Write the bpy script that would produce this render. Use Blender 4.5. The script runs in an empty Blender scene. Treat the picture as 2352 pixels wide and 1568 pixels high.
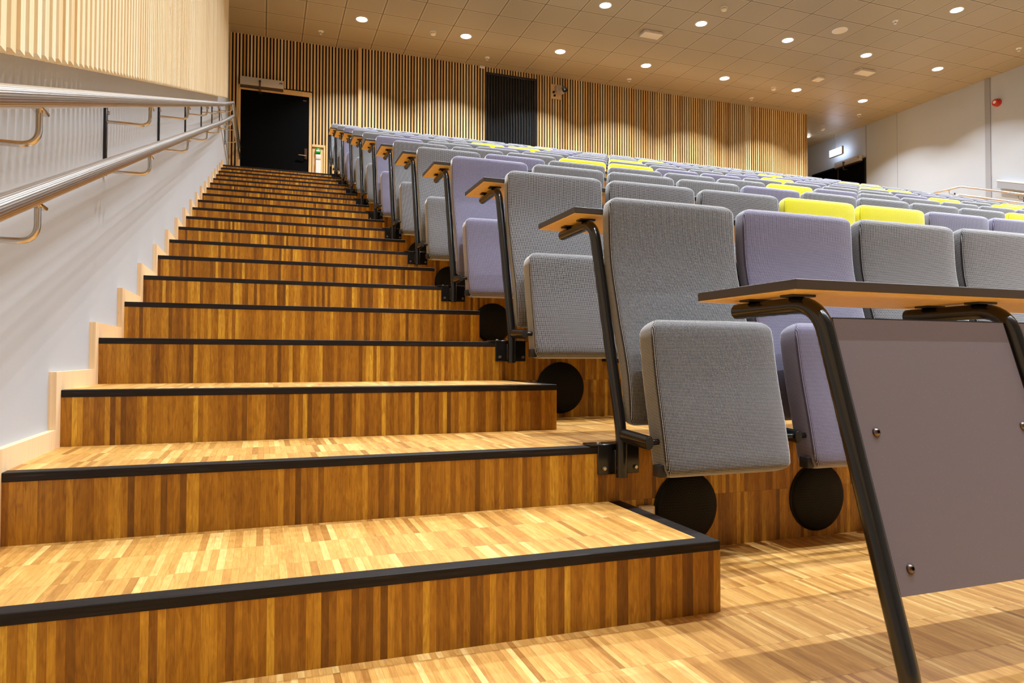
import bpy, bmesh, math, random
from mathutils import Vector, Matrix

random.seed(7)
PI = math.pi
C = bpy.context.scene.collection

# ------------------------------------------------------------------ dimensions (metres)
G, R = 0.4992, 0.17           # going and rise of one step
XS = 1.6141                   # width of the stair aisle
XL, XR = -0.02, 14.25         # side walls
YB, YM = 12.0, 11.88          # recessed and main face of the rear wall
XSTEP, XEND = 2.19, 12.37     # where the rear wall steps forward, where it ends
ZC = 6.24                     # ceiling
PITCH, NSEAT, NROW = 0.5229, 21, 11
X0 = 1.6048
TX, TY = 0.5739, 11.6747      # ceiling grid origin
SL = R / G

# ------------------------------------------------------------------ node helpers
class NT:
    def __init__(s, name):
        s.m = bpy.data.materials.new(name); s.m.use_nodes = True
        s.t = s.m.node_tree; s.t.nodes.clear()
        s.out = s.t.nodes.new('ShaderNodeOutputMaterial')
    def n(s, typ, ins=None, **props):
        nd = s.t.nodes.new(typ)
        for k, v in props.items(): setattr(nd, k, v)
        for k, v in (ins or {}).items():
            sock = nd.inputs[k]
            if isinstance(v, bpy.types.NodeSocket): s.t.links.new(v, sock)
            else: sock.default_value = v
        return nd
    def math(s, op, a, b=0.0, c=0.0):
        return s.n('ShaderNodeMath', {0: a, 1: b, 2: c}, operation=op).outputs[0]
    def xyz(s, v):
        o = s.n('ShaderNodeSeparateXYZ', {0: v}).outputs; return o[0], o[1], o[2]
    def vec(s, a, b, c=0.0):
        return s.n('ShaderNodeCombineXYZ', {0: a, 1: b, 2: c}).outputs[0]
    def ramp(s, fac, stops, interp='LINEAR'):
        nd = s.n('ShaderNodeValToRGB', {0: fac}); cr = nd.color_ramp; cr.interpolation = interp
        while len(cr.elements) < len(stops): cr.elements.new(0.5)
        for e, (p, c) in zip(cr.elements, stops): e.position = p; e.color = (*c, 1)
        return nd.outputs[0]
    def mix(s, fac, a, b, blend='MIX'):
        nd = s.n('ShaderNodeMix', data_type='RGBA', blend_type=blend)
        for i, v in ((0, fac), (6, a), (7, b)):
            if isinstance(v, bpy.types.NodeSocket): s.t.links.new(v, nd.inputs[i])
            else: nd.inputs[i].default_value = v if i == 0 else (*v, 1)
        return nd.outputs[2]
    def pos(s): return s.n('ShaderNodeNewGeometry').outputs['Position']
    def bsdf(s, color, rough=0.5, metal=0.0, spec=0.5, bump=None, bdist=0.001, bstr=1.0, **kw):
        ins = {'Base Color': color if isinstance(color, bpy.types.NodeSocket) else (*color, 1), 'Roughness': rough, 'Metallic': metal, 'Specular IOR Level': spec}
        ins.update(kw)
        if bump is not None:
            ins['Normal'] = s.n('ShaderNodeBump', {'Height': bump, 'Distance': bdist, 'Strength': bstr}).outputs[0]
        b = s.n('ShaderNodeBsdfPrincipled', ins)
        s.t.links.new(b.outputs[0], s.out.inputs[0]); return s.m

def srgb(*c):
    f = lambda v: v / 12.92 if v <= 0.04045 else ((v + 0.055) / 1.055) ** 2.4
    return tuple(f(v / 255.0) for v in c)

def plain(name, col, rough=0.5, metal=0.0, spec=0.5, grain=0.0):
    t = NT(name)
    if grain:
        nz = t.n('ShaderNodeTexNoise', {'Vector': t.pos(), 'Scale': grain, 'Detail': 3.0}).outputs[0]
        f = t.math('MULTIPLY_ADD', nz, 0.3, 0.85)
        c = t.mix(1.0, col, t.vec(f, f, f), 'MULTIPLY')
        return t.bsdf(c, rough, metal, spec)
    return t.bsdf(col, rough, metal, spec)

def parquet(name, across, along, period, stops, sat=(1, 1, 1), rough=0.42, off=0.0, wid=0.0195, amp=1.3):
    """Industrial oak parquet: thin strips of random tone laid in bands."""
    t = NT(name); ax = dict(zip('xyz', t.xyz(t.pos())))
    a = t.math('DIVIDE', ax[across], wid); l = t.math('DIVIDE', t.math('ADD', ax[along], off), period)
    col, row = t.math('FLOOR', a), t.math('FLOOR', l)
    w = t.n('ShaderNodeTexWhiteNoise', {'Vector': t.vec(col, row)}, noise_dimensions='2D').outputs[0]
    w2 = t.n('ShaderNodeTexWhiteNoise', {'Vector': t.vec(t.math('ADD', col, 57.3), row)}, noise_dimensions='2D').outputs[0]
    base = t.ramp(w, stops)
    seed = t.math('MULTIPLY', w2, 40.0)
    g1 = t.n('ShaderNodeTexNoise', {'Vector': t.vec(t.math('MULTIPLY', ax[across], 420.0), t.math('MULTIPLY', ax[along], 14.0), seed), 'Scale': 1.0, 'Detail': 4.0, 'Roughness': 0.65}).outputs[0]
    g2 = t.n('ShaderNodeTexNoise', {'Vector': t.vec(t.math('MULTIPLY', ax[across], 90.0), t.math('MULTIPLY', ax[along], 18.0), seed), 'Scale': 1.0, 'Detail': 3.0, 'Distortion': 1.2}).outputs[0]
    gr = t.math('ADD', t.math('MULTIPLY', g1, 0.55), t.math('MULTIPLY', g2, 0.55))
    gf = t.math('MAXIMUM', t.math('MULTIPLY_ADD', gr, amp, 1.0-0.55*amp), 0.25)
    c = t.mix(1.0, base, t.vec(t.math('POWER', gf, 0.8), gf, t.math('POWER', gf, 1.25)), 'MULTIPLY')
    fa, fl = t.math('FRACT', a), t.math('FRACT', l)
    ea = t.math('LESS_THAN', t.math('MINIMUM', fa, t.math('SUBTRACT', 1.0, fa)), 0.022)
    el = t.math('LESS_THAN', t.math('MINIMUM', fl, t.math('SUBTRACT', 1.0, fl)), 0.004)
    e = t.math('MULTIPLY', t.math('MAXIMUM', ea, el), 0.35)
    c = t.mix(e, c, srgb(84, 48, 14))
    c = t.mix(1.0, c, sat, 'MULTIPLY')
    rg = t.math('MULTIPLY_ADD', g2, 0.15, rough - 0.07)
    return t.bsdf(c, rg, 0.0, 0.4, bump=gr, bdist=0.0006, bstr=0.25)

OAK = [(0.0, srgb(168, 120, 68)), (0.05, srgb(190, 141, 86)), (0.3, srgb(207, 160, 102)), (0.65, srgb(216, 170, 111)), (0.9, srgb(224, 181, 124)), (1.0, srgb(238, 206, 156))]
OAK_SHADED = [(0.0, srgb(116, 76, 30)), (0.12, srgb(146, 98, 42)), (0.45, srgb(170, 120, 56)), (0.75, srgb(184, 134, 66)), (0.93, srgb(204, 156, 86)), (1.0, srgb(222, 182, 112))]  # tread oak darkened; weaker light on upright faces put into the colour

def pine(name, axis, pitch, c0, c1, c2, off=0.0):
    """Pale pine slats, every one its own tone, with long grain and small knots."""
    t = NT(name); x, y, z = t.xyz(t.pos()); p = {'x': x, 'y': y}[axis]
    idn = t.math('FLOOR', t.math('DIVIDE', t.math('ADD', p, off), pitch))
    w = t.n('ShaderNodeTexWhiteNoise', {'W': idn}, noise_dimensions='1D').outputs[0]
    col = t.ramp(w, [(0.0, c0), (0.3, c1), (0.7, c1), (1.0, c2)])
    gr = t.n('ShaderNodeTexNoise', {'Vector': t.vec(t.math('MULTIPLY', t.math('ADD', x, y), 160.0), t.math('MULTIPLY', z, 2.5), t.math('MULTIPLY', w, 60.0)), 'Scale': 1.0, 'Detail': 4.0}).outputs[0]
    gf = t.math('MULTIPLY_ADD', gr, 0.35, 0.82)
    col = t.mix(1.0, col, t.vec(gf, t.math('POWER', gf, 1.15), t.math('POWER', gf, 1.4)), 'MULTIPLY')
    kn = t.n('ShaderNodeTexVoronoi', {'Vector': t.vec(t.math('MULTIPLY', idn, 3.7), t.math('MULTIPLY', z, 2.2), t.math('MULTIPLY', t.math('ADD', x, y), 30.0)), 'Scale': 1.0}).outputs[0]
    k = t.math('MULTIPLY', t.math('LESS_THAN', kn, 0.055), 0.6)
    col = t.mix(k, col, srgb(150, 96, 50))
    return t.bsdf(col, 0.55, 0.0, 0.3)

def tweed(name, dark, light, p=0.0042, lo=0.32, hi=0.72):
    """Woven upholstery: light dots in a dark grid, UVs are in metres."""
    t = NT(name); uv = t.n('ShaderNodeTexCoord').outputs['UV']; u, v, _ = t.xyz(uv)
    wob = t.n('ShaderNodeTexNoise', {'Vector': uv, 'Scale': 120.0, 'Detail': 2.0}).outputs[0]
    wb = t.math('MULTIPLY', wob, 1.3)
    su = t.math('MULTIPLY_ADD', t.math('SINE', t.math('ADD', t.math('MULTIPLY', u, 2 * PI / p), wb)), 0.5, 0.5)
    sv = t.math('MULTIPLY_ADD', t.math('SINE', t.math('ADD', t.math('MULTIPLY', v, 2 * PI / p), wb)), 0.5, 0.5)
    f = t.math('MULTIPLY', su, sv)
    thr = t.n('ShaderNodeTexNoise', {'Vector': t.vec(t.math('MULTIPLY', u, 700.0), t.math('MULTIPLY', v, 60.0)), 'Scale': 1.0}).outputs[0]
    f2 = t.math('ADD', f, t.math('MULTIPLY_ADD', thr, 0.3, -0.15))
    m = t.n('ShaderNodeMapRange', {'Value': f2, 'From Min': lo, 'From Max': hi}, interpolation_type='SMOOTHSTEP').outputs[0]
    c = t.mix(m, dark, light)
    seam = t.n('ShaderNodeAttribute', attribute_name='seam').outputs['Fac']
    sm = t.math('MULTIPLY', t.math('POWER', seam, 2.0), 0.85)
    c = t.mix(sm, c, tuple(0.25 * q for q in dark))
    return t.bsdf(c, 0.95, 0.0, 0.1, bump=f, bdist=0.0008, bstr=0.4, **{'Sheen Weight': 1.0, 'Sheen Roughness': 0.4})

def emission(name, col, s):
    t = NT(name); e = t.n('ShaderNodeEmission', {0: (*col, 1), 1: s})
    t.t.links.new(e.outputs[0], t.out.inputs[0]); return t.m

def steel(name):
    t = NT(name); uv = t.n('ShaderNodeTexCoord').outputs['UV']; u, v, _ = t.xyz(uv)
    rib = t.math('SINE', t.math('MULTIPLY', u, 2 * PI * 30))
    c = t.ramp(t.math('MULTIPLY_ADD', rib, 0.5, 0.5), [(0.0, srgb(168, 165, 162)), (0.5, srgb(234, 232, 230))])
    return t.bsdf(c, 0.30, 1.0, 0.5, bump=rib, bdist=0.0004, bstr=0.35)

def ceiling_mat():
    t = NT('ceiling_tiles'); x, y, z = t.xyz(t.pos())
    def line(p, o):
        f = t.math('FRACT', t.math('DIVIDE', t.math('SUBTRACT', p, o), 0.6))
        d = t.math('MINIMUM', f, t.math('SUBTRACT', 1.0, f))
        dark = t.math('LESS_THAN', d, 0.017)
        lit_edge = t.math('MULTIPLY', t.math('LESS_THAN', d, 0.044), t.math('SUBTRACT', 1.0, dark))
        return dark, lit_edge
    dx, ex = line(x, TX); dy, ey = line(y, TY)
    nz = t.n('ShaderNodeTexNoise', {'Vector': t.pos(), 'Scale': 260.0, 'Detail': 2.0}).outputs[0]
    tile = t.math('FLOOR', t.math('DIVIDE', t.math('SUBTRACT', x, TX), 0.6)); tile2 = t.math('FLOOR', t.math('DIVIDE', t.math('SUBTRACT', y, TY), 0.6))
    w = t.n('ShaderNodeTexWhiteNoise', {'Vector': t.vec(tile, tile2)}, noise_dimensions='2D').outputs[0]
    f = t.math('ADD', t.math('MULTIPLY_ADD', nz, 0.12, 0.90), t.math('MULTIPLY', w, 0.06))
    c = t.mix(1.0, CEIL, t.vec(f, f, f), 'MULTIPLY')
    c = t.mix(t.math('MULTIPLY', t.math('MAXIMUM', ex, ey), 0.6), c, tuple(min(1, q * 1.45) for q in CEIL))  # highlight beside each grid line, painted into the tile colour
    c = t.mix(t.math('MULTIPLY', t.math('MAXIMUM', dx, dy), 0.92), c, tuple(q * 0.35 for q in CEIL))
    return t.bsdf(c, 0.42, 0.0, 0.35)

def perforated():
    t = NT('perforated_black'); o = t.n('ShaderNodeTexCoord').outputs['Object']; x, y, z = t.xyz(o)
    r = t.math('SQRT', t.math('ADD', t.math('MULTIPLY', x, x), t.math('MULTIPLY', z, z)))
    k = t.math('ROUND', t.math('DIVIDE', r, 0.0088))
    n = t.math('MULTIPLY', k, 6.0)
    an = t.math('MULTIPLY', t.math('DIVIDE', t.math('ARCTAN2', z, x), 2 * PI), n)
    da = t.math('MULTIPLY', t.math('DIVIDE', t.math('SUBTRACT', t.math('FRACT', an), 0.5), t.math('MAXIMUM', n, 1.0)), t.math('MULTIPLY', r, 2 * PI))
    dr = t.math('SUBTRACT', r, t.math('MULTIPLY', k, 0.0088))
    d = t.math('SQRT', t.math('ADD', t.math('MULTIPLY', da, da), t.math('MULTIPLY', dr, dr)))
    hole = t.math('MULTIPLY', t.math('LESS_THAN', d, 0.0027), t.math('LESS_THAN', r, 0.098))
    c = t.mix(hole, srgb(24, 21, 19), (0.0008, 0.0008, 0.0008))
    return t.bsdf(c, 0.6, 0.0, 0.2)

def plaster(name, col):
    t = NT(name); p = t.pos()
    n1 = t.n('ShaderNodeTexNoise', {'Vector': p, 'Scale': 1.4, 'Detail': 4.0}).outputs[0]
    n2 = t.n('ShaderNodeTexNoise', {'Vector': p, 'Scale': 240.0, 'Detail': 2.0}).outputs[0]
    f = t.math('MULTIPLY_ADD', n1, 0.10, 0.95)
    return t.bsdf(t.mix(1.0, col, t.vec(f, f, f), 'MULTIPLY'), 0.6, 0.0, 0.3, bump=n2, bdist=0.0006, bstr=0.3)

def black_wood():
    t = NT('black_stained_oak'); x, y, z = t.xyz(t.pos())
    g = t.n('ShaderNodeTexNoise', {'Vector': t.vec(t.math('MULTIPLY', x, 9.0), t.math('MULTIPLY', y, 260.0), t.math('MULTIPLY', z, 260.0)), 'Scale': 1.0, 'Detail': 4.0}).outputs[0]
    c = t.ramp(g, [(0.3, srgb(16, 12, 10)), (0.62, srgb(32, 26, 24)), (0.8, srgb(64, 56, 53))])
    return t.bsdf(c, 0.55, 0.0, 0.25, bump=g, bdist=0.0006, bstr=0.4)

def speckled(name, col):
    t = NT(name)
    v = t.n('ShaderNodeTexVoronoi', {'Vector': t.pos(), 'Scale': 130.0}).outputs[0]
    s = t.math('MULTIPLY', t.math('LESS_THAN', v, 0.06), 0.5)
    nz = t.n('ShaderNodeTexNoise', {'Vector': t.pos(), 'Scale': 900.0}).outputs[0]
    f = t.math('MULTIPLY_ADD', nz, 0.3, 0.85)
    c = t.mix(1.0, col, t.vec(f, f, f), 'MULTIPLY')
    return t.bsdf(t.mix(s, c, srgb(190, 180, 176)), 0.45, 0.0, 0.35)

CEIL = (0.41, 0.322, 0.205)
M = {}
M['tread'] = parquet('oak_parquet_tread', 'x', 'y', 0.166, OAK, (1.0, 0.91, 0.57), off=0.02, wid=0.0155)
M['floor'] = parquet('oak_parquet_floor', 'x', 'y', 0.166, OAK, (1.0, 0.92, 0.63), off=0.03, wid=0.0130)
M['riser'] = parquet('oak_parquet_riser_shaded', 'x', 'z', R, OAK_SHADED, (0.84, 0.74, 0.20), rough=0.4, off=0.0003, wid=0.0145, amp=2.2)  # deeper tint carries the shade of the risers
M['side'] = parquet('oak_parquet_side_shaded', 'y', 'z', R, OAK_SHADED, (0.84, 0.74, 0.20), rough=0.4, off=0.0003, wid=0.0145, amp=2.2)
M['black_wood'] = black_wood()
M['beech'] = pine('beech_trim', 'y', 0.5, srgb(232, 196, 150), srgb(240, 206, 160), srgb(246, 216, 174))
M['pine_x'] = pine('pine_slats_rear_dimmed', 'x', 0.056, srgb(204, 150, 86), srgb(232, 190, 126), srgb(246, 218, 166), off=0.02)  # same pine as the side screen, its weaker light put into the tone
M['pine_y'] = pine('pine_slats_side', 'y', 0.0555, srgb(240, 212, 162), srgb(250, 230, 190), srgb(253, 242, 214))
M['pine_frame'] = pine('pine_frame', 'x', 0.6, srgb(226, 184, 124), srgb(232, 192, 134), srgb(236, 198, 142))
M['wall'] = plaster('grey_plaster', srgb(186, 190, 197))
M['wall_r'] = plaster('light_grey_plaster', srgb(192, 196, 202))
M['wall_d'] = plaster('dim_grey_plaster', srgb(150, 148, 150))
M['trim_grey'] = plain('grey_trim', srgb(160, 160, 164), 0.5)
M['black'] = plain('matt_black', (0.006, 0.006, 0.006), 0.6, 0, 0.3)
M['gloss_black'] = plain('gloss_black', (0.012, 0.011, 0.013), 0.22, 0, 0.6)
M['door_black'] = plain('door_black', (0.002, 0.0019, 0.0022), 0.6, 0, 0.06)
M['powder'] = plain('black_powder_coat', (0.008, 0.008, 0.009), 0.2, 0, 0.5, grain=400.0)
M['rubber'] = plain('black_rubber', (0.012, 0.011, 0.011), 0.5)
M['bolt'] = plain('zinc_bolt', srgb(190, 185, 180), 0.3, 1.0)
M['screw'] = plain('dark_screw', srgb(110, 95, 90), 0.3, 1.0)
M['steel'] = steel('ribbed_steel')
M['steel2'] = plain('polished_steel', srgb(205, 196, 186), 0.16, 1.0)
M['alu'] = plain('brushed_aluminium', srgb(205, 198, 190), 0.42, 0.25)
M['laminate'] = plain('dark_laminate', srgb(62, 54, 50), 0.4, 0, 0.4, grain=500.0)
M['under'] = plain('orange_beech_board', srgb(226, 184, 106), 0.5, 0, 0.3, grain=60.0)
M['panel'] = speckled('mauve_grey_laminate', srgb(106, 96, 100))
M['white'] = plain('white_plastic', srgb(238, 234, 228), 0.4)
M['cream'] = plain('cream_plastic', srgb(236, 216, 184), 0.45)
M['green'] = plain('green_plastic', srgb(20, 150, 50), 0.35)
M['red'] = plain('red_plastic', srgb(190, 40, 20), 0.3)
M['grey_pl'] = plain('grey_plastic', srgb(176, 160, 146), 0.45)
M['brown_st'] = plain('bronze_plate', srgb(110, 92, 76), 0.35, 0.9)
M['lamp'] = emission('lamp_glow', (1.0, 0.96, 0.9), 22.0)
M['exit_glow'] = emission('exit_glow', (0.66, 0.78, 1.0), 9.0)
M['green_led'] = emission('green_led', (0.05, 0.9, 0.6), 6.0)
M['ceiling'] = ceiling_mat()
M['perf'] = perforated()
M['fab_g'] = tweed('grey_tweed', srgb(38, 36, 38), srgb(228, 227, 231))
M['fab_p'] = tweed('lilac_tweed', srgb(78, 74, 98), srgb(204, 199, 222))
M['fab_y'] = tweed('yellow_tweed', srgb(214, 206, 24), srgb(246, 242, 70), lo=0.2, hi=0.6)

# ------------------------------------------------------------------ mesh helpers
class MB:
    def __init__(s): s.bm = bmesh.new(); s.uv = s.bm.loops.layers.uv.new('UVMap')
    def box(s, x0, x1, y0, y1, z0, z1, bev=0.0, seg=2):
        r = bmesh.ops.create_cube(s.bm, size=1.0)
        bmesh.ops.transform(s.bm, matrix=Matrix.Translation(((x0+x1)/2, (y0+y1)/2, (z0+z1)/2)) @ Matrix.Diagonal((abs(x1-x0), abs(y1-y0), abs(z1-z0), 1)), verts=r['verts'])
        if bev:
            es = list({e for v in r['verts'] for e in v.link_edges})
            bmesh.ops.bevel(s.bm, geom=es, offset=bev, segments=seg, affect='EDGES', profile=0.5)
        return s
    def poly(s, pts, d):
        """a flat polygon pushed along d"""
        a = [s.bm.verts.new(p) for p in pts]; b = [s.bm.verts.new(Vector(p) + Vector(d)) for p in pts]
        s.bm.faces.new(a); s.bm.faces.new(b[::-1]); n = len(a)
        for i in range(n): s.bm.faces.new((a[i], b[i], b[(i+1) % n], a[(i+1) % n]))
        return s
    def lathe(s, prof, m=Matrix(), n=24):
        """prof: (radius, height) pairs about local z"""
        rings = []
        for r, h in prof:
            if r < 1e-6: rings.append([s.bm.verts.new(m @ Vector((0, 0, h)))])
            else: rings.append([s.bm.verts.new(m @ Vector((r*math.cos(2*PI*i/n), r*math.sin(2*PI*i/n), h))) for i in range(n)])
        for a, b in zip(rings, rings[1:]):
            for i in range(n):
                j = (i+1) % n
                f = [a[i % len(a)]] + ([a[j]] if len(a) > 1 else []) + ([b[j]] if len(b) > 1 else []) + [b[i % len(b)]]
                if len(f) >= 3: s.bm.faces.new(f)
        return s
    def tube(s, pts, rad, n=14, fillet=0.0, flat=1.0):
        P = [Vector(p) for p in pts]
        fl = fillet if isinstance(fillet, (list, tuple)) else [fillet]*len(P)
        Q = [P[0]]
        for i in range(1, len(P)-1):
            a, b, c = P[i-1], P[i], P[i+1]
            d0, d1 = (a-b).normalized(), (c-b).normalized()
            if fl[i] <= 0: Q.append(b); continue
            ang = d0.angle(d1)
            t = min(fl[i] / math.tan(ang/2), (a-b).length*0.49, (c-b).length*0.9)
            p0, p1 = b + d0*t, b + d1*t
            for k in range(9):
                u = k/8; Q.append(p0*(1-u)**2 + b*2*u*(1-u) + p1*u*u)
        Q.append(P[-1])
        up = Vector((1, 0, 0)) if abs((Q[1]-Q[0]).normalized().x) < 0.9 else Vector((0, 0, 1))
        rings = []; dist = 0; D = []
        for i, p in enumerate(Q):
            if i: dist += (p-Q[i-1]).length
            D.append(dist)
            tan = ((Q[min(i+1, len(Q)-1)]-p).normalized() + (p-Q[max(i-1, 0)]).normalized()).normalized()
            sx = (up - tan*up.dot(tan)).normalized(); sy = tan.cross(sx); up = sx
            rings.append([s.bm.verts.new(p + (sx*math.cos(2*PI*k/n)*flat + sy*math.sin(2*PI*k/n))*rad) for k in range(n)])
        for i in range(len(rings)-1):
            for k in range(n):
                j = (k+1) % n
                f = s.bm.faces.new((rings[i][k], rings[i][j], rings[i+1][j], rings[i+1][k]))
                for lp, (uu, vv) in zip(f.loops, ((k/n, D[i]), ((k+1)/n, D[i]), ((k+1)/n, D[i+1]), (k/n, D[i+1]))): lp[s.uv].uv = (uu, vv)
        s.bm.faces.new(rings[0]); s.bm.faces.new(rings[-1])
        return s
    def build(s, name, mat, parent=None, loc=None, smooth=True, ang=40):
        bmesh.ops.recalc_face_normals(s.bm, faces=s.bm.faces[:])
        me = bpy.data.meshes.new(name); s.bm.to_mesh(me); s.bm.free()
        me.materials.append(M[mat])
        if smooth:
            me.polygons.foreach_set('use_smooth', [True]*len(me.polygons)); me.set_sharp_from_angle(angle=math.radians(ang))
        o = bpy.data.objects.new(name, me); C.objects.link(o)
        if parent: o.parent = parent
        if loc: o.location = loc
        return o

def tag(o, label=None, cat=None, group=None, kind=None):
    if label: o['label'] = label
    if cat: o['category'] = cat
    if group: o['group'] = group
    if kind: o['kind'] = kind
    return o
def thing(name, label, cat, loc=(0, 0, 0), group=None):
    o = bpy.data.objects.new(name, None); o.empty_display_size = 0.05; C.objects.link(o); o.location = loc
    return tag(o, label, cat, group)
def struct(name, mb, mat, parent=None, smooth=False):
    o = mb.build(name, mat, parent, smooth=smooth)
    if not parent: o['kind'] = 'structure'
    return o
def dup(root, loc):
    r = root.copy(); C.objects.link(r); r.location = loc
    for ch in list(root.children):
        c = ch.copy(); C.objects.link(c); c.parent = r
        for g in list(ch.children):
            d = g.copy(); C.objects.link(d); d.parent = c
    return r
ORD = 'zeroth first second third fourth fifth sixth seventh eighth ninth tenth eleventh twelfth thirteenth fourteenth fifteenth sixteenth seventeenth eighteenth nineteenth twentieth twenty-first twenty-second'.split()
RX90 = Matrix.Rotation(PI/2, 4, 'X')       # local z -> -y
RY90 = Matrix.Rotation(PI/2, 4, 'Y')       # local z -> +x
def T(x, y, z): return Matrix.Translation((x, y, z))

# ------------------------------------------------------------------ the room
YF = -6.0
struct('floor', MB().box(XL, XR, YF, 2*G, -0.1, 0), 'floor')
struct('ceiling', MB().box(XL, XR, YF, 16, ZC, ZC+0.1), 'ceiling')
struct('wall_left', MB().box(XL-0.1, XL, YF, 16, -0.1, ZC), 'wall')
struct('wall_right', MB().box(XR, XR+0.1, YF, 16, -0.1, ZC), 'wall_r')
struct('wall_front', MB().box(XL, XR, YF-0.1, YF, -0.1, ZC), 'wall_r')
struct('wall_end', MB().box(XEND-0.3, XR, 15.6, 15.7, 3.3, ZC), 'wall_d')
# seat platforms: riser behind each row and the flat deck above it
for k in range(1, 11):
    y0, y1 = 2*k*G, (2*k+2)*G if k < 10 else 15.6
    z = 2*k*R
    b = struct('floor_platform', MB().box(XS, XR, y0+0.02, y1+0.02, z-0.03, z), 'tread')
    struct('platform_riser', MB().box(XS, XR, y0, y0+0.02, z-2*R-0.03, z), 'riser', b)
    if k == 10: struct('landing_deck', MB().box(XL, XS, y0+G+0.3, YB+0.1, z-0.03, z), 'tread', b)

# steps
for i in range(1, 21):
    y0, z = i*G, i*R
    odd = i % 2 == 1
    y1 = y0 + (G if odd else 2*G)
    if i == 20: y1 = y0 + G + 0.3
    where = 'lowest wooden step with black nosing, standing on the floor' if i == 1 else ('topmost wooden step with black nosing, level with the landing' if i == 20 else f'wooden step with black nosing, {ORD[i]} up from the floor')
    t = thing('stair_step', where, 'step', (0, y0, z), 'wooden steps of the stair aisle')
    xe = XS if odd else 1.60
    w, h = 0.041, 0.022
    MB().box(0.0, XS-(w if odd else 0), w, y1-y0, -0.022, 0).build('tread', 'tread', t, smooth=False)
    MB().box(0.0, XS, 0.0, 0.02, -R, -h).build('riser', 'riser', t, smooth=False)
    nb = MB().box(0.0, XS, -0.0015, w, -h, 0.0, 0.0015, 1)
    if odd: nb.box(XS-w, XS+0.0015, w, y1-y0, -h, 0.0, 0.0015, 1)
    nb.build('nosing', 'black_wood', t, smooth=False)
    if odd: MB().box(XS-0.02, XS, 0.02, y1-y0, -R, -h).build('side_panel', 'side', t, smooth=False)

# stepped beech skirting along the stair wall
sk = MB()
h, w = 0.055, 0.05
for i in range(0, 21):
    z = i*R; ya = i*G if i else -5.0; yb = (i+1)*G if i < 20 else YB
    # flat board on the tread and the upright in front of the next riser, as one L-shaped outline
    if i < 20:
        pts = [(0, ya, z), (0, yb, z), (0, yb, z+R), (0, yb, z+R+h), (0, yb-w, z+R+h), (0, yb-w, z+h), (0, ya, z+h)]
    else:
        pts = [(0, ya, z), (0, yb, z), (0, yb, z+h), (0, ya, z+h)]
    sk.poly(pts, (XL, 0, 0))
struct('baseboard_left', sk, 'beech')

# ------------------------------------------------------------------ rear wall with slats
wb = MB()
wb.box(XL, XSTEP, YB+0.018, YB+0.2, 3.3, ZC)
wb.box(XSTEP, XEND, YM+0.018, YM+0.3, 3.3, ZC)
rear = struct('wall_back', wb, 'black')
sl = MB(); PX = 0.056
def slat(x, yf, z0, z1, wd=0.029, dp=0.018): sl.box(x, x+wd, yf, yf+dp, z0, z1)
x = XL + 0.008
while x < XSTEP - 0.03:
    z0 = 3.4
    if 0.105 < x < 1.36: z0 = 5.37
    elif 1.36 <= x < 1.57: z0 = 4.42
    slat(x, YB, z0, ZC); x += PX
slat(XSTEP-0.028, YM, 3.4, ZC, 0.058, 0.13)
x = XSTEP + 0.058
while x < XEND - 0.02:
    z0 = 3.4
    if 4.545 < x < 5.63: z0 = 6.14
    if 5.95 < x < 6.155:
        slat(x, YM, 6.085, ZC); slat(x, YM, 3.4, 5.79)
    else: slat(x, YM, z0, ZC)
    x += PX
sl.box(XEND-0.03, XEND, YM, YM+0.3, 3.4, ZC)
struct('slat_cladding', sl, 'pine_x', rear)
struct('wall_corner', MB().box(XEND-0.05, XEND, YM+0.3, 15.6, 3.3, ZC), 'wall_d')

# black slatted opening in the rear wall
t = thing('slatted_panel', 'tall black slatted panel let into the pale slat wall', 'panel', (5.1, YM, 3.4))
MB().box(-0.485, 0.485, 0.012, 0.018, 0, 2.70).build('backing', 'black', t, smooth=False)
f = MB().box(-0.53, -0.485, -0.012, 0.018, 0, 2.735, 0.004, 1).box(0.485, 0.53, -0.012, 0.018, 0, 2.735, 0.004, 1).box(-0.485, 0.485, -0.012, 0.018, 2.69, 2.735, 0.004, 1)
f.build('frame', 'gloss_black', t)
f = MB()
for i in range(17): f.tube([(-0.455+i*0.0568, 0.0, 0), (-0.455+i*0.0568, 0.0, 2.69)], 0.012, 8)
f.build('slats', 'gloss_black', t)

# wall mounted camera on a pine plate
t = thing('wall_camera', 'small grey camera with round black lens on a pine plate by the black panel', 'camera', (6.06, YM, 5.94))
MB().box(-0.105, 0.105, -0.005, 0.018, -0.145, 0.145, 0.003, 1).build('mounting_plate', 'pine_frame', t)
MB().box(-0.03, 0.075, -0.10, -0.005, -0.02, 0.11, 0.012).build('body', 'grey_pl', t)
MB().lathe([(0.02, 0), (0.06, 0.0), (0.066, 0.03), (0.066, 0.16), (0.06, 0.17), (0.03, 0.17)], T(0.06, -0.03, -0.01) @ RX90 @ Matrix.Rotation(0.25, 4, 'Y')).build('lens_housing', 'grey_pl', t)
ln = MB().lathe([(0.063, 0.0), (0.063, 0.012), (0.045, 0.010), (0.022, 0.004), (0, 0.004)], T(0.101, -0.196, -0.01) @ RX90 @ Matrix.Rotation(0.25, 4, 'Y')).build('lens', 'gloss_black', t)
MB().lathe([(0.016, 0.0), (0.016, 0.006), (0, 0.007)], T(0.102, -0.202, -0.01) @ RX90 @ Matrix.Rotation(0.25, 4, 'Y')).build('lens_centre', 'white', ln)
for dx, dz in ((-0.055, -0.02), (-0.035, -0.085)):
    MB().lathe([(0, 0), (0.02, 0.002), (0.024, 0.02), (0.016, 0.04), (0, 0.042)], T(dx, -0.005, dz) @ RX90, 12).build('knob', 'black', t)

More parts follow.
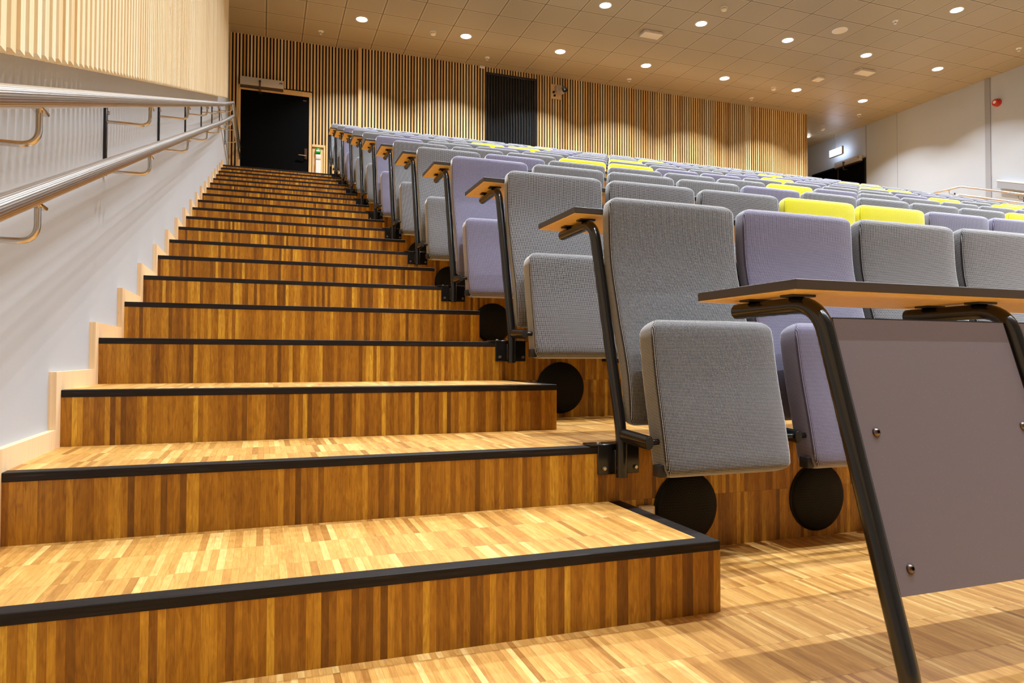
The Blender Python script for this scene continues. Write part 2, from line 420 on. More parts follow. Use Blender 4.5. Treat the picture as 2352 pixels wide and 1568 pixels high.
# rear door
d1 = struct('door_1', MB().box(0.168, 1.312, YB+0.005, YB+0.018, 3.40, 5.262), 'door_black')
fr = MB().box(0.125, 0.168, YB-0.012, YB+0.018, 3.4, 5.262, 0.003, 1).box(1.312, 1.362, YB-0.012, YB+0.018, 3.4, 5.262, 0.003, 1).box(0.125, 1.362, YB-0.012, YB+0.018, 5.262, 5.345, 0.003, 1)
struct('door_frame', fr, 'pine_frame', d1)
hp = MB().box(1.238, 1.284, YB-0.008, YB+0.006, 4.14, 4.33, 0.003, 1); struct('handle_plate', hp, 'brown_st', d1, True)
struct('door_handle', MB().tube([(1.262, YB, 4.19), (1.262, YB-0.055, 4.19), (1.135, YB-0.055, 4.195)], 0.0095, 10, 0.015), 'steel2', d1, True)
struct('door_plate', MB().box(1.21, 1.265, YB-0.001, YB+0.006, 5.178, 5.198), 'brown_st', d1)

def door_closer(name, label, loc, rot, L=0.72):
    t = thing(name, label, 'door closer', loc); t.rotation_euler.z = rot
    MB().box(0, L, -0.10, -0.012, 0.0, 0.14, 0.006).build('cover', 'alu', t)
    MB().box(0.006, L-0.006, -0.085, -0.012, -0.03, 0.0, 0.002, 1).build('base_strip', 'brown_st', t)
    a = MB().lathe([(0.018, 0), (0.02, 0.02), (0.018, 0.05)], T(0.325, -0.10, 0.07) @ RX90, 14).box(0.312, 0.338, -0.15, -0.12, -0.10, 0.075, 0.004, 1)
    a.build('arm', 'brown_st', t)
    MB().box(0.30, 0.36, -0.13, -0.01, -0.115, -0.095, 0.003, 1).build('arm_shoe', 'brown_st', t)
    MB().box(L-0.075, L-0.02, -0.1012, -0.099, 0.085, 0.097).box(L-0.09, L-0.02, -0.1012, -0.099, 0.068, 0.072).build('emblem', 'black', t)
    return t
door_closer('door_closer', 'long aluminium door closer above the black door at the stair top', (0.155, YB, 5.318), 0)

# light wood service panel beside the door
t = thing('service_panel', 'light pine board beside the rear door, carrying the door controls', 'panel', (1.47, YB, 3.4))
MB().box(-0.095, 0.095, 0.012, 0.018, 0, 0.97, 0.002, 1).build('board', 'pine_frame', t)
MB().box(-0.1, 0.1, -0.01, 0.018, 0.975, 1.02, 0.002, 1).build('top_ledge', 'pine_frame', t)
MB().box(0.1, 0.128, -0.012, 0.018, 0, 1.02, 0.002, 1).build('edge_strip', 'pine_frame', t)
t = thing('break_glass_box', 'green emergency door release box with a white window', 'switch', (1.472, YB, 4.302))
MB().box(-0.042, 0.042, -0.04, 0.012, -0.045, 0.045, 0.006).build('case', 'green', t)
MB().box(-0.032, 0.032, -0.0415, -0.038, -0.012, 0.016, 0.001, 1).build('window', 'white', t)
MB().box(-0.006, 0.014, -0.0415, -0.038, 0.025, 0.038).build('running_man_sign', 'white', t)
t = thing('push_button', 'square white push button under the green release box', 'switch', (1.474, YB, 4.2))
MB().box(-0.042, 0.042, -0.028, 0.012, -0.04, 0.042, 0.006).build('rocker', 'white', t)
MB().box(-0.046, 0.046, -0.010, 0.012, -0.048, 0.047, 0.004).build('surround', 'cream', t)
t = thing('card_reader', 'tall narrow white reader strip below the push button', 'reader', (1.474, YB, 3.9))
MB().box(-0.042, 0.042, -0.045, 0.012, -0.3, 0.235, 0.006).build('case', 'white', t)
MB().box(-0.03, 0.03, -0.047, -0.044, -0.28, 0.22, 0.002, 1).build('face_plate', 'white', t)

# ------------------------------------------------------------------ pine slat screen on the stair wall
t = thing('slat_screen', 'large pale pine slat screen hung high on the stair wall', 'wall panel', (0.1, 4.0, 4.0))
s = MB(); y = -3.0
while y < 9.02:
    z0 = max(SL*y + 0.985, 0.9)
    s.box(-0.05, 0.0, y-4.0, y-4.0+0.030, z0-4.0, ZC-4.0-0.01)
    y += 0.0555
s.build('slats', 'pine_y', t, smooth=False)
s = MB()
s.poly([(-0.052, -7.0, -3.1), (-0.052, -4.0, -2.985), (-0.052, 5.05, 0.085+SL*9.05-3.07), (-0.052, 5.05, ZC-4.01), (-0.052, -7.0, ZC-4.01)], (-0.066, 0, 0))
s.build('backing_board', 'beech', t, smooth=False)

# ------------------------------------------------------------------ handrails
def handrail(label, wall, sgn, posts, y_start, y_bend, y_end, rels, fudge):
    t = thing('handrail', label, 'handrail', (wall, y_bend, SL*y_bend+0.8))
    o = t.location
    xr = 0.155*sgn + (0.02 if sgn > 0 else -0.0) * 0
    for nm, rel in zip(('upper_rail', 'lower_rail'), rels):
        pts = [(xr, y_start-o.y, SL*y_start+rel-o.z), (xr, y_bend-2.6-o.y, SL*(y_bend-2.6)+rel-o.z), (xr, -0.0, SL*y_bend+rel+fudge-o.z), (xr+0.02*sgn, y_end-o.y, SL*y_bend+rel+fudge-0.01-o.z)]
        MB().tube(pts, 0.0215, 28, [0, 0.2, 0.06, 0]).build(nm, 'steel', t)
    for y in posts:
        zb = SL*min(y, y_bend) - o.z
        po = MB().box(-0.008*sgn, 0.006*sgn, y-o.y-0.012, y-o.y+0.012, zb+0.585, zb+0.875, 0.002, 1).build('wall_post', 'powder', t)
        for rel in rels:
            rr = zb + rel + (fudge if y > y_bend-0.3 else 0)
            j = MB().tube([(0.004*sgn, y-o.y, rr-0.098), (xr, y-o.y, rr-0.098), (xr, y-o.y, rr-0.02)], 0.0065, 10, 0.035)
            j.box(xr-0.011, xr+0.011, y-o.y-0.03, y-o.y+0.03, rr-0.030, rr-0.022, 0.002, 1)
            j.build('bracket', 'steel2', po)
        MB().lathe([(0, 0), (0.008, 0.001), (0.008, 0.006), (0, 0.008)], T(0.006*sgn, y-o.y, zb+0.83) @ (RY90 if sgn > 0 else RY90.inverted()), 10).build('bolt', 'bolt', po)
    return t
handrail('double steel handrail on black posts along the stair wall', XL+0.005, 1, [0.70+1.433*i for i in range(-2, 8)], -3.0, 9.75, YB-0.03, (0.893, 0.70), 0.028)
handrail('double steel handrail on the far grey wall beyond the seats', XR-0.005, -1, [5.9, 7.2, 8.3, 9.72], 5.0, 9.46, 11.6, (0.915, 0.745), 0.02)

# ------------------------------------------------------------------ far wall fittings
struct('trim_1', MB().box(XR-0.02, XR, 8.93, 9.04, 3.0, ZC-0.005, 0.002, 1), 'trim_grey')
struct('trim_2', MB().box(XR-0.004, XR, 11.985, 12.01, 3.4, ZC-0.005), 'trim_grey')
struct('trim_3', MB().box(XR-0.003, XR, 11.115, 11.125, 3.4, ZC-0.005), 'trim_grey')
d2 = struct('door_2', MB().box(XR-0.012, XR, 12.02, 13.70, 3.4, 5.43), 'door_black')
struct('door_frame', MB().box(XR-0.03, XR, 11.995, 12.03, 3.4, 5.46, 0.002, 1).box(XR-0.03, XR, 13.70, 13.74, 3.4, 5.46, 0.002, 1).box(XR-0.03, XR, 12.03, 13.70, 5.42, 5.46, 0.002, 1), 'black', d2)
struct('door_mullion', MB().box(XR-0.03, XR-0.012, 12.84, 12.87, 3.4, 5.42, 0.003, 1), 'brown_st', d2)
door_closer('door_closer', 'pale door closer box over the black side door below the lit sign', (XR-0.015, 12.88, 5.405), -PI/2, 0.80)
t = thing('door_indicator', 'small green indicator light on the far black door', 'light', (XR-0.02, 13.22, 5.13))
MB().box(-0.02, 0.008, -0.03, 0.03, -0.02, 0.02, 0.003, 1).build('case', 'black', t)
MB().lathe([(0.012, 0), (0.010, 0.006), (0, 0.008)], T(-0.02, 0, 0) @ RY90.inverted(), 10).build('lens', 'green_led', t)

t = thing('exit_sign', 'bright white illuminated exit sign hanging on a rod near the side door', 'sign', (14.03, 12.72, 5.765))
MB().box(-0.012, 0.012, -0.2, 0.2, -0.085, 0.085, 0.004, 1).build('lit_face', 'exit_glow', t)
MB().box(-0.02, 0.02, -0.235, -0.203, -0.1, 0.1, 0.004, 1).box(-0.02, 0.02, -0.2, 0.2, -0.11, -0.087, 0.004, 1).build('casing', 'grey_pl', t)
MB().tube([(0, 0.0, 0.085), (0, 0.0, ZC-5.765)], 0.007, 8).build('rod', 'cream', t)

t = thing('fire_sounder', 'round red fire alarm sounder on the far grey wall', 'alarm', (XR, 8.78, 5.68))
MB().lathe([(0.075, 0), (0.075, 0.04), (0.068, 0.05)], RY90.inverted(), 24).build('base', 'red', t)
MB().lathe([(0.066, 0.05), (0.066, 0.085), (0.055, 0.10), (0.03, 0.10)], RY90.inverted(), 24).build('housing', 'red', t)
MB().lathe([(0.032, 0.098), (0.03, 0.108), (0, 0.112)], RY90.inverted(), 16).build('lens', 'white', t)

t = thing('wall_duct', 'pale grey box section fixed to the far wall above the handrail', 'duct', (XR, 7.6, 3.95))
s = MB(); s.poly([(-0.10, 1.15, 0.02), (-0.10, -1.6, -0.9), (-0.10, -1.6, -0.76), (-0.10, 1.15, 0.17)], (0.10, 0, 0)); s.build('body', 'trim_grey', t, smooth=False)
s = MB(); s.poly([(-0.105, 1.15, 0.155), (-0.105, -1.6, -0.775), (-0.105, -1.6, -0.745), (-0.105, 1.15, 0.185)], (0.105, 0, 0)); s.build('top_cap', 'white', t, smooth=False)

# ------------------------------------------------------------------ ceiling fittings
ring = None
def area(x, y, z, p, size=0.05, spread=114, col=(0.85, 0.93, 1.0)):
    L = bpy.data.lights.new('downlight_lamp', 'AREA'); L.shape = 'DISK'; L.size = size; L.energy = p; L.spread = math.radians(spread); L.color = col
    o = bpy.data.objects.new('downlight_lamp', L); C.objects.link(o); o.location = (x, y, z); return o
POW = 52.0
dl0 = None
CN = ['first', 'second', 'third', 'fourth', 'fifth', 'sixth', 'seventh']
RN = ['in the row by the rear wall', 'in the second row from the rear wall', 'in the third row from the rear wall']
for r in range(0, 8):
    for c in range(0, 7):
        x, y = TX+0.6*(2.5+3*c), TY-0.6*(1.5+3*r)
        area(x, y, ZC-0.012, POW*(1.35 if r == 0 else 1.0))
        if (r == 0) or (r == 1 and c >= 2) or (r == 2 and c >= 5):
            lab = f'glowing round downlight, {CN[c]} from the stair wall {RN[r]}'
            if dl0 is None:
                dl0 = thing('downlight', lab, 'ceiling light', (x, y, ZC), 'round downlights in the ceiling')
                MB().lathe([(0.085, 0), (0.105, 0.0), (0.102, -0.008), (0.088, -0.006)], n=32).build('trim_ring', 'white', dl0)
                MB().lathe([(0, -0.004), (0.088, -0.004)], n=32).build('diffuser', 'lamp', dl0)
                o = dl0
            else: o = dup(dl0, (x, y, ZC)); o['label'] = lab
sp0 = None
spr = [((1.465, 11.458), 'above the rear door'), ((4.488, 11.479), 'just before the black slatted panel'), ((7.497, 11.477), 'by the middle of the rear slat wall'), ((10.487, 11.473), 'near the far end of the rear slat wall'), ((13.492, 11.474), 'over the passage to the side door'), ((10.455, 7.793), 'beside the flush ceiling speaker'), ((13.436, 7.812), 'near the far grey wall over its column strip')]
for (x, y), w_ in spr:
    lab = 'small white sprinkler head ' + w_
    if sp0 is None:
        sp0 = thing('sprinkler', lab, 'sprinkler', (x, y, ZC), 'sprinkler heads in the ceiling')
        MB().lathe([(0, 0), (0.048, 0), (0.044, -0.008), (0.02, -0.014), (0, -0.014)], n=20).build('escutcheon', 'white', sp0)
        MB().lathe([(0.008, -0.012), (0.008, -0.045), (0, -0.045)], n=10).build('stem', 'bolt', sp0)
        MB().lathe([(0, -0.045), (0.022, -0.045), (0.022, -0.05), (0, -0.05)], n=14).build('deflector', 'white', sp0)
    else: o = dup(sp0, (x, y, ZC)); o['label'] = lab
sm0 = None
for (x, y), w_ in [((3.296, 10.81), 'between the first two downlights by the rear wall'), ((7.496, 8.388), 'in the tile next to a downlight at mid ceiling'), ((10.534, 10.831), 'between the fifth and sixth downlights by the rear wall')]:
    lab = 'white domed smoke detector ' + w_
    if sm0 is None:
        sm0 = thing('smoke_detector', lab, 'detector', (x, y, ZC), 'smoke detectors on the ceiling')
        MB().lathe([(0, 0), (0.055, 0), (0.055, -0.015), (0.05, -0.02)], n=24).build('base', 'white', sm0)
        MB().lathe([(0.046, -0.02), (0.05, -0.035), (0.038, -0.055), (0.015, -0.062), (0, -0.062)], n=24).build('sensor_dome', 'cream', sm0)
    else: o = dup(sm0, (x, y, ZC)); o['label'] = lab
t = thing('ceiling_speaker', 'flush round cream loudspeaker grille in a ceiling tile', 'speaker', (9.855, 8.375, ZC))
MB().lathe([(0, -0.006), (0.11, -0.006)], n=32).build('grille', 'cream', t)
MB().lathe([(0.11, -0.001), (0.11, -0.008), (0.125, -0.006), (0.128, 0)], n=32).build('rim', 'white', t)
t = thing('round_sensor', 'plain round white sensor on the ceiling over the passage', 'sensor', (13.489, 12.591, ZC))
MB().lathe([(0, -0.03), (0.04, -0.028), (0.05, -0.012)], n=20).build('cover', 'white', t)
MB().lathe([(0.05, -0.012), (0.06, 0)], n=20).build('base', 'cream', t)
t = thing('corner_glow_disc', 'glowing white disc on the ceiling peeping past the slat wall end', 'sensor', (13.525, 13.119, ZC))
MB().lathe([(0, -0.03), (0.05, -0.028), (0.06, -0.012)], n=20).build('cover', 'lamp', t)  # cover glows, standing in for a bright spot at the wall end
MB().lathe([(0.06, -0.012), (0.07, 0)], n=20).build('base', 'cream', t)
em = None
for (x, y), w_ in [((6.86, 9.56), 'near mid ceiling'), ((11.62, 9.53), 'toward the far wall')]:
    lab = 'rectangular cream emergency light under the ceiling ' + w_
    if em is None:
        em = thing('emergency_light', lab, 'emergency light', (x, y, ZC), 'emergency light boxes on the ceiling')
        MB().box(-0.17, 0.17, -0.085, 0.085, -0.03, 0, 0.004, 1).build('base', 'white', em)
        MB().box(-0.18, 0.18, -0.1, 0.1, -0.055, -0.03, 0.01).build('diffuser', 'cream', em)
    else: o = dup(em, (x, y, ZC)); o['label'] = lab
t = thing('access_point', 'square cream box on the ceiling between two emergency lights', 'box', (11.02, 10.11, ZC))
MB().box(-0.09, 0.09, -0.09, 0.09, -0.05, -0.02, 0.01).build('cover', 'cream', t)
MB().box(-0.08, 0.08, -0.08, 0.08, -0.02, 0, 0.003, 1).build('base', 'white', t)
t = thing('corner_detector', 'tiny white detector where the slat wall meets the ceiling', 'detector', (4.51, YM, 6.215))
MB().box(-0.05, 0.05, -0.03, 0.0, -0.022, 0.022, 0.006).build('case', 'white', t)
MB().box(-0.03, 0.03, -0.034, -0.029, -0.015, 0.0, 0.002, 1).build('lens', 'cream', t)

# ------------------------------------------------------------------ seats
def catmull(P, n=20):
    P = [Vector((0, *p)) for p in P]; P = [P[0]*2-P[1]] + P + [P[-1]*2-P[-2]]; out = []
    for i in range(1, len(P)-2):
        for k in range(n):
            u = k/n; a, b, c, d = P[i-1:i+3]
            out.append(0.5*((2*b) + (c-a)*u + (2*a-5*b+4*c-d)*u*u + (3*b-3*c+d-a)*u**3))
    out.append(P[-2]); return out
def cushion(name, prof, T0, xa, xb, rc_t, rc_b, rt, rb, mat, parent, puff=0.006):
    """Upholstered slab following a side profile (y, z bottom to top); thickness T0 behind it."""
    Q = catmull(prof); L = [0]
    for a, b in zip(Q, Q[1:]): L.append(L[-1]+(b-a).length)
    H = L[-1]
    def at(s):
        i = 0
        while i < len(L)-2 and L[i+1] < s: i += 1
        u = (s-L[i])/max(L[i+1]-L[i], 1e-9); p = Q[i].lerp(Q[i+1], u)
        j0, j1 = max(i-6, 0), min(i+7, len(Q)-1)
        tn = (Q[j1]-Q[j0]).normalized(); return p, Vector((0, tn.z, -tn.y))     # back-facing normal (+y)
    W = xb-xa; xc = (xa+xb)/2
    S = sorted(set([0] + [rb*(1-math.cos(a)) for a in (0.3, 0.6, 0.9, 1.2, PI/2)] + [rb + (H-rt-rb)*k/16 for k in range(1, 17)] + [H-rt*(1-math.sin(a)) for a in (0.3, 0.6, 0.9, 1.2, 1.4, PI/2)]))
    ins = [(0.0, 0.009, 1), (0.0015, 0.0045, 0), (0.005, 0.0015, 0), (0.012, 0.0, 0)]
    bm = bmesh.new(); uvl = bm.loops.layers.uv.new('UVMap'); seam = bm.verts.layers.float.new('seam')
    rows = []; TP = T0 if isinstance(T0, list) else [(0, T0), (9, T0)]
    for s in S:
        p, n = at(s); hw = W/2
        for (sa, ta), (sb, tb) in zip(TP, TP[1:]):
            if sa <= s <= sb: T0 = ta+(tb-ta)*(s-sa)/(sb-sa)
        if s > H-rc_t: d = s-(H-rc_t); hw -= rc_t-math.sqrt(max(rc_t**2-d*d, 0))
        if s < rc_b: d = rc_b-s; hw -= rc_b-math.sqrt(max(rc_b**2-d*d, 0))
        e = 0
        if s > H-rt: d = (s-(H-rt))/rt; e = 1-math.sqrt(max(1-d*d, 0))
        if s < rb: d = (rb-s)/rb; e = max(e, 1-math.sqrt(max(1-d*d, 0)))
        cols = [(-hw+a, dd, sm) for a, dd, sm in ins] + [((-1+2*k/8)*(hw-0.012), 0, 0) for k in range(1, 8)] + [(hw-a, dd, sm) for a, dd, sm in ins[::-1]]
        fr, bk = [], []
        half = T0*0.5*e*(1.0 if rt > 0.02 else 0.8)
        for x, dd, sm in cols:
            pf = puff*(1-(x/max(hw, 0.01))**2)*(1-e)
            v = bm.verts.new(Vector((xc+x, 0, 0)) + p + n*(min(half+dd, T0*0.5)-pf)); v[seam] = sm; fr.append((v, x))
            v2 = bm.verts.new(Vector((xc+x, 0, 0)) + p + n*max(T0-half-dd*0.8, T0*0.5+0.0005)); v2[seam] = 0; bk.append((v2, x))
        sd = []
        for sg in (0, -1):
            a, b = fr[sg][0], bk[sg][0]; q = []
            for u in (0.12, 0.5, 0.88):
                v = bm.verts.new(a.co.lerp(b.co, u)); v.co.x += 0.0008*(-1 if sg == 0 else 1); v[seam] = 0; q.append(v)
            sd.append([a]+q+[b])
        rows.append((s, fr, bk, sd))
    def quad(v4, uv4):
        try: f = bm.faces.new(v4)
        except ValueError: return
        f.smooth = True
        for lp, uv in zip(f.loops, uv4): lp[uvl].uv = uv
    for (s0, f0, b0, d0), (s1, f1, b1, d1) in zip(rows, rows[1:]):
        for i in range(len(f0)-1):
            quad((f0[i][0], f0[i+1][0], f1[i+1][0], f1[i][0]), ((f0[i][1], s0), (f0[i+1][1], s0), (f1[i+1][1], s1), (f1[i][1], s1)))
            quad((b0[i+1][0], b0[i][0], b1[i][0], b1[i+1][0]), ((b0[i+1][1], s0), (b0[i][1], s0), (b1[i][1], s1), (b1[i+1][1], s1)))
        for g in (0, 1):
            for i in range(4):
                o = [T0*u for u in (0, 0.12, 0.5, 0.88, 1)]
                a = (d0[g][i+1], d0[g][i], d1[g][i], d1[g][i+1]); uv = ((o[i+1], s0), (o[i], s0), (o[i], s1), (o[i+1], s1))
                quad(a if g == 0 else a[::-1], uv if g == 0 else uv[::-1])
    for (s, fr, bk, sd), up in ((rows[0], 0), (rows[-1], 1)):
        for i in range(len(fr)-1):
            quad((fr[i][0], fr[i+1][0], bk[i+1][0], bk[i][0]), ((fr[i][1], 0), (fr[i+1][1], 0), (bk[i+1][1], T0), (bk[i][1], T0)))
        for g in (0, 1):
            try: f = bm.faces.new(sd[g]); f.smooth = True
            except ValueError: pass
    bmesh.ops.recalc_face_normals(bm, faces=bm.faces[:])
    me = bpy.data.meshes.new(name); bm.to_mesh(me); bm.free(); me.materials.append(M[mat])
    o = bpy.data.objects.new(name, me); C.objects.link(o); o.parent = parent; return o

BACK = [(-0.062, 0.405), (-0.056, 0.50), (-0.044, 0.565), (-0.020, 0.645), (0.006, 0.715), (0.032, 0.80), (0.055, 0.875), (0.070, 0.945), (0.077, 1.035), (0.078, 1.09), (0.078, 1.137)]
PAD = [(-0.234, 0.277), (-0.204, 0.42), (-0.170, 0.57), (-0.144, 0.732)]
protos = {}
for key in 'gpy':
    t = thing('auditorium_seat', 'seat', 'seat', (0, 0, 0), 'tip-up seats of the auditorium')
    cushion('backrest', BACK, 0.057, 0.0135, 0.4975, 0.045, 0.03, 0.027, 0.02, 'fab_'+key, t)
    cushion('seat_pad', PAD, 0.085, 0.034, 0.466, 0.05, 0.035, 0.035, 0.02, 'fab_'+key, t, 0.008)
    MB().box(0.020, 0.046, -0.208, -0.170, 0.272, 0.307, 0.004).build('bumper', 'rubber', t)
    protos[key] = t
COL = {1: 'gpggg', 2: 'gggyypp', 3: 'pggggpgggy'.replace('ggggp', 'gggpg') if False else 'pgggpggggy', 4: 'gpggggypggggp', 5: 'gggyyppggggpygy'}
HEAD = 'xggpggpggpgg'
YEL = {(8, 4), (8, 5), (10, 7), (7, 7), (9, 10), (8, 13), (6, 10), (9, 18), (9, 19), (7, 15), (7, 16), (6, 18), (5, 13)}
rng = random.Random(21)
CN_ = {'g': 'grey', 'p': 'lilac', 'y': 'yellow'}
ROWN = ['', 'front'] + ORD[2:11] + ['rearmost']
used = set()
for k in range(1, NROW+1):
    for j in range(1, NSEAT+1):
        key = COL.get(k, '')[j-1:j] or ('y' if (k, j) in YEL else ('g' if j > 1 and rng.random() < 0.66 else 'p'))
        if k > 5 and j == 1: key = HEAD[k]
        if key == 'y' and k > 5 and (k, j) not in YEL: key = 'g'
        loc = (X0+PITCH*(j-1), 2*G*k, 2*R*(k-1))
        if k == NROW: loc = (loc[0], loc[1], loc[2])
        if key not in used: o = protos[key]; o.location = loc; used.add(key)
        else: o = dup(protos[key], loc)
        pos_ = 'beside the stair aisle' if j == 1 else f'{ORD[j]} from the stair aisle'
        o['label'] = f'{CN_[key]} fabric tip-up seat {pos_} in the {ROWN[k]} row'
        o['group'] = f'tip-up seats in the {ROWN[k]} row'

# ------------------------------------------------------------------ tubular stands
def stand(label, loc, first=False, foot=False, top=True, arm=True, both=True, group='black tube stands under the seats'):
    t = thing('seat_stand', label, 'stand', loc, group)
    zb = 0.248 if not foot else 0.0
    pts = [(0, -0.033, zb), (0, -0.033, 0.375), (0, 0.160, 1.060), (0, 0.412, 1.058)] if top else [(0, -0.033, zb), (0, -0.033, 0.375), (0, 0.132, 0.96)]
    MB().tube(pts, 0.0175, 18, [0, 0.35, 0.085, 0]).build('tube', 'powder', t)
    if not foot:
        b = MB().box(-0.066, 0.076, -0.006, 0.0, 0.254, 0.345, 0.002, 1).box(-0.090, 0.076, -0.006, 0.055, 0.3405, 0.3465, 0.002, 1)
        b.box(-0.02, 0.02, -0.03, -0.004, 0.26, 0.33, 0.002, 1)
        br = b.build('bracket', 'powder', t)
        for bx in (-0.046, 0.062):
            MB().lathe([(0.0075, 0), (0.0075, 0.004), (0.0055, 0.008), (0, 0.008)], T(bx, -0.006, 0.273) @ RX90, 6).build('bolt', 'bolt', br, ang=20)
        MB().lathe([(0.007, 0), (0.006, 0.004), (0, 0.006)], T(-0.05, 0.022, 0.3465), 10).build('bolt', 'bolt', br)
    else:
        MB().box(-0.05, 0.05, -0.075, 0.02, 0, 0.006, 0.002, 1).build('foot_plate', 'powder', t)
    if arm:
        a = MB().tube([(0, -0.033, 0.377), (0, -0.195, 0.370)], 0.0205, 14, 0, 0.62)
        if True: a.lathe([(0.009, -0.0), (0.009, 0.036), (0, 0.037)], T(0, -0.183, 0.371) @ RY90, 10)
        if both: a.lathe([(0.009, 0.0), (0.009, 0.056), (0, 0.057)], T(0, -0.183, 0.371) @ RY90.inverted(), 10)
        a.build('pivot_arm', 'powder', t)
        MB().lathe([(0.0185, 0), (0.0175, 0.004), (0, 0.005)], T(0, -0.195, 0.370) @ RX90 @ Matrix.Diagonal((0.66, 1, 1, 1)), 14).build('arm_cap', 'rubber', t)
    if top:
        for yc in (0.20, 0.33): MB().box(-0.028, 0.028, yc, yc+0.035, 1.0755, 1.0805).build('desk_clip', 'powder', t)
    return t
XT = 1.600
for k in range(1, NROW+1):
    nj = {1: 5, 2: 4, 3: 2}.get(k, 1)
    for j in range(nj):
        loc = (XT+PITCH*j, 2*G*k, 2*R*(k-1))
        lab = f'black tube stand at the aisle end of the {ROWN[k]} row of seats' if j == 0 else f'black tube stand between the {ORD[j]} and {ORD[j+1]} seats of the {ROWN[k]} row'
        stand(lab, loc, foot=(k == NROW), top=(k < NROW), both=(j > 0))

# continuous desks on the backs of the rows, and the free-standing one before the front row
def desk(label, loc, x1):
    t = thing('row_desk', label, 'desk', loc, 'long narrow desks in front of the seat rows')
    MB().box(-0.08, x1, 0.134, 0.452, 1.083, 1.103, 0.0015, 1).build('desk_top', 'laminate', t, smooth=False)
    MB().box(-0.078, x1-0.002, 0.136, 0.450, 1.0805, 1.083).build('underside', 'under', t, smooth=False)
XD = PITCH*NSEAT+0.09
for k in range(0, NROW-1+0):
    if k == 0: desk('long dark desk on tube legs standing before the front row of seats', (XT, 0, -2*R), XD)
    else: desk(f'long dark desk with orange underside behind the {ROWN[k]} row of seats', (XT, 2*G*k, 2*R*(k-1)), XD)
desk(f'long dark desk with orange underside behind the {ROWN[10]} row of seats', (XT, 2*G*10, 2*R*9), XD)

def desk_leg(label, x):
    t = thing('desk_leg', label, 'leg', (x, 0, 0), 'tube legs of the front desk')
    MB().tube([(0, -0.041, 0.0), (0, -0.041, 0.062), (0, 0.160, 0.720), (0, 0.412, 0.718)], 0.0175, 24, [0, 0.22, 0.085, 0]).build('tube', 'powder', t)
    f = MB().box(-0.055, 0.045, -0.085, 0.02, 0, 0.006, 0.002, 1); fp = f.build('foot_plate', 'powder', t)
    for bx in (-0.042, 0.03): MB().lathe([(0.009, 0), (0.009, 0.005), (0.006, 0.009), (0, 0.009)], T(bx, -0.03, 0.006), 8).build('bolt', 'powder', fp)
    for yc in (0.20, 0.33): MB().box(-0.03, 0.03, yc, yc+0.035, 0.7355, 0.7405).build('desk_clip', 'powder', t)
for j in range(4):
    desk_leg('black bent tube leg at the aisle end of the front desk' if j == 0 else f'black bent tube leg of the front desk, {ORD[j+1]} from the aisle', XT+PITCH*j)
def modesty(label, x):
    t = thing('modesty_panel', label, 'panel', (x, 0, 0), 'grey front panels of the front desk')
    a, b = Vector((0, 0.000, 0.193)), Vector((0, 0.150, 0.690)); n = Vector((0, b.z-a.z, -(b.y-a.y))).normalized()
    x0, x1 = 0.024, PITCH-0.024; th = 0.010
    s = MB(); s.poly([a+Vector((x0, 0, 0)), a+Vector((x1, 0, 0)), b+Vector((x1, 0, 0)), b+Vector((x0, 0, 0))], n*th)
    s.build('board', 'panel', t, smooth=False)
    s = MB()
    s.poly([a+Vector((x0-0.002, 0, 0))+n*0.001, a+Vector((x0, 0, 0))+n*0.001, b+Vector((x0, 0, 0))+n*0.001, b+Vector((x0-0.002, 0, 0))+n*0.001], n*(th-0.001))
    s.poly([b+Vector((x0, 0, 0))-Vector((0, 0.0005, 0)), b+Vector((x1, 0, 0))-Vector((0, 0.0005, 0)), b+Vector((x1, 0, 0))+n*th, b+Vector((x0, 0, 0))+n*th], Vector((0, 0.0006, 0.002)))
    s.build('edge_band', 'black', t, smooth=False)
    ang = math.atan2(-n.y, 0) if False else math.atan2(b.y-a.y, b.z-a.z)
    for sx in (x0+0.038, x1-0.038):
        for u in (0.085, 0.56):
            p = a.lerp(b, u) + Vector((sx, 0, 0))
            m = T(*p) @ Matrix.Rotation(-ang, 4, 'X') @ RX90
            sc = MB().lathe([(0.009, 0), (0.0088, 0.002), (0.006, 0.005), (0.0035, 0.006), (0.0035, 0.003), (0, 0.003)], m, 16).build('screw', 'screw', t)
            MB().lathe([(0.0033, 0.0035), (0, 0.0036)], m, 6).build('socket', 'black', sc)
            MB().box(sx-0.03*(1 if sx < 0.2 else -1)-0.012, sx+0.012, p.y+0.011, p.y+0.017, p.z-0.012, p.z+0.012).build('lug', 'powder', t)
for j in range(3):
    modesty('mauve grey front panel of the desk, nearest the stair aisle' .replace('nearest', 'next to') if j == 0 else f'mauve grey front panel of the desk, {ORD[j+1]} from the stair aisle', XT+PITCH*j)

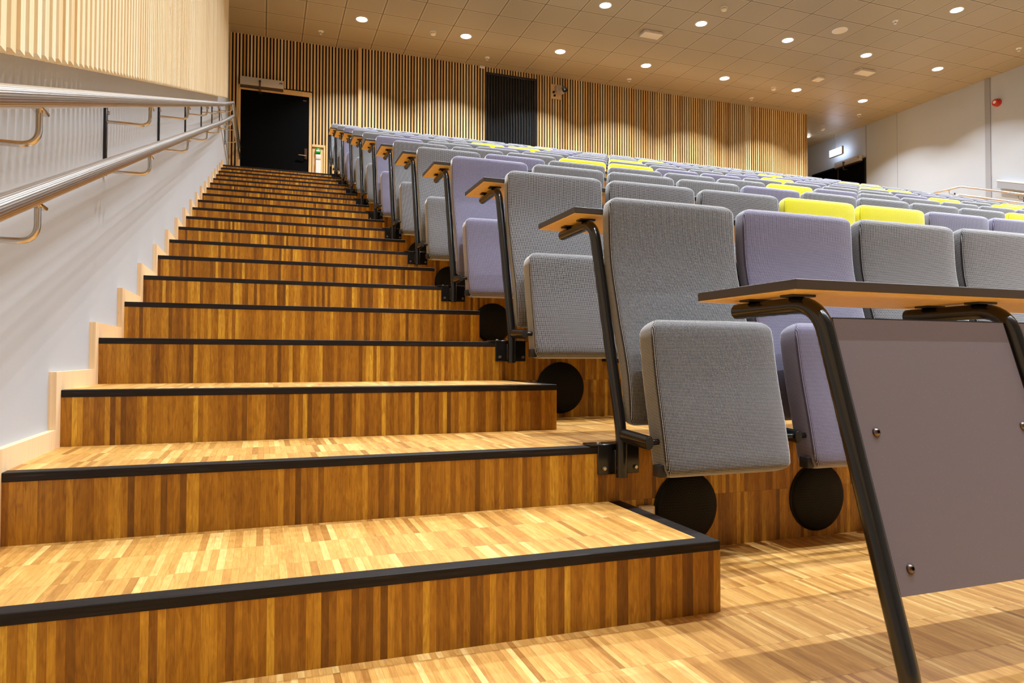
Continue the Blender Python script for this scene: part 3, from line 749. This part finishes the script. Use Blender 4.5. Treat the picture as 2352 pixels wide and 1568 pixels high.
# round perforated vents in the risers behind the seats
v0 = None
for k in range(1, 11):
    for j in range({1: 4, 2: 2}.get(k, 1)):
        loc = (1.847+PITCH*1.008*j, 2*G*k, 2*R*(k-1)+0.134)
        lab = f'round black perforated vent under the {ORD[j+1]} seat of the {ROWN[k]} row'
        if v0 is None:
            v0 = thing('air_vent', lab, 'vent', loc, 'round black vents in the risers')
            MB().lathe([(0.112, 0), (0.112, 0.006), (0.108, 0.012), (0.098, 0.018), (0.05, 0.0225), (0, 0.024)], RX90, 40).build('grille', 'perf', v0)
            MB().lathe([(0.104, 0), (0.116, 0), (0.116, 0.005), (0.112, 0.007)], RX90, 40).build('rim', 'black', v0)
        else: o = dup(v0, loc); o['label'] = lab
t = thing('floor_socket', 'small pale socket box on the riser beside the first vent', 'socket', (1.700, 2*G, 0.133))
MB().box(-0.025, 0.025, -0.02, 0.0, -0.018, 0.018, 0.004).build('case', 'cream', t)
MB().box(-0.016, 0.016, -0.0215, -0.019, -0.01, 0.01, 0.001, 1).build('face_plate', 'white', t)

# ------------------------------------------------------------------ light beyond the ceiling grid, world, camera
w_ = bpy.data.worlds.new('world'); bpy.context.scene.world = w_; w_.use_nodes = True
bg = w_.node_tree.nodes['Background']; bg.inputs[0].default_value = (1, 0.97, 0.94, 1); bg.inputs[1].default_value = 0.05

cam = bpy.data.cameras.new('camera'); co = bpy.data.objects.new('camera', cam); C.objects.link(co)
cam.sensor_width = 36.0; cam.lens = 1606.353/2352*36.0; cam.clip_start = 0.02; cam.clip_end = 100
yaw, pit, rol = 0.342851, 0.022887, 0.002621
sy, cy, sp, cp, sr, cr = math.sin(yaw), math.cos(yaw), math.sin(pit), math.cos(pit), math.sin(rol), math.cos(rol)
fw = Vector((sy*cp, cy*cp, sp)); rt = Vector((cy, -sy, 0)); up = rt.cross(fw)
r2 = rt*cr + up*sr; u2 = -rt*sr + up*cr
co.matrix_world = Matrix(((r2.x, u2.x, -fw.x, 0.56692), (r2.y, u2.y, -fw.y, -0.93371), (r2.z, u2.z, -fw.z, 0.61106), (0, 0, 0, 1)))
bpy.context.scene.camera = co

sc = bpy.context.scene
sc.view_settings.view_transform = 'Standard'
sc.view_settings.look = 'None'
sc.view_settings.exposure = 0.0
sc.cycles.use_denoising = True
sc.cycles.max_bounces = 8
sc.cycles.diffuse_bounces = 4
sc.cycles.sample_clamp_indirect = 6.0
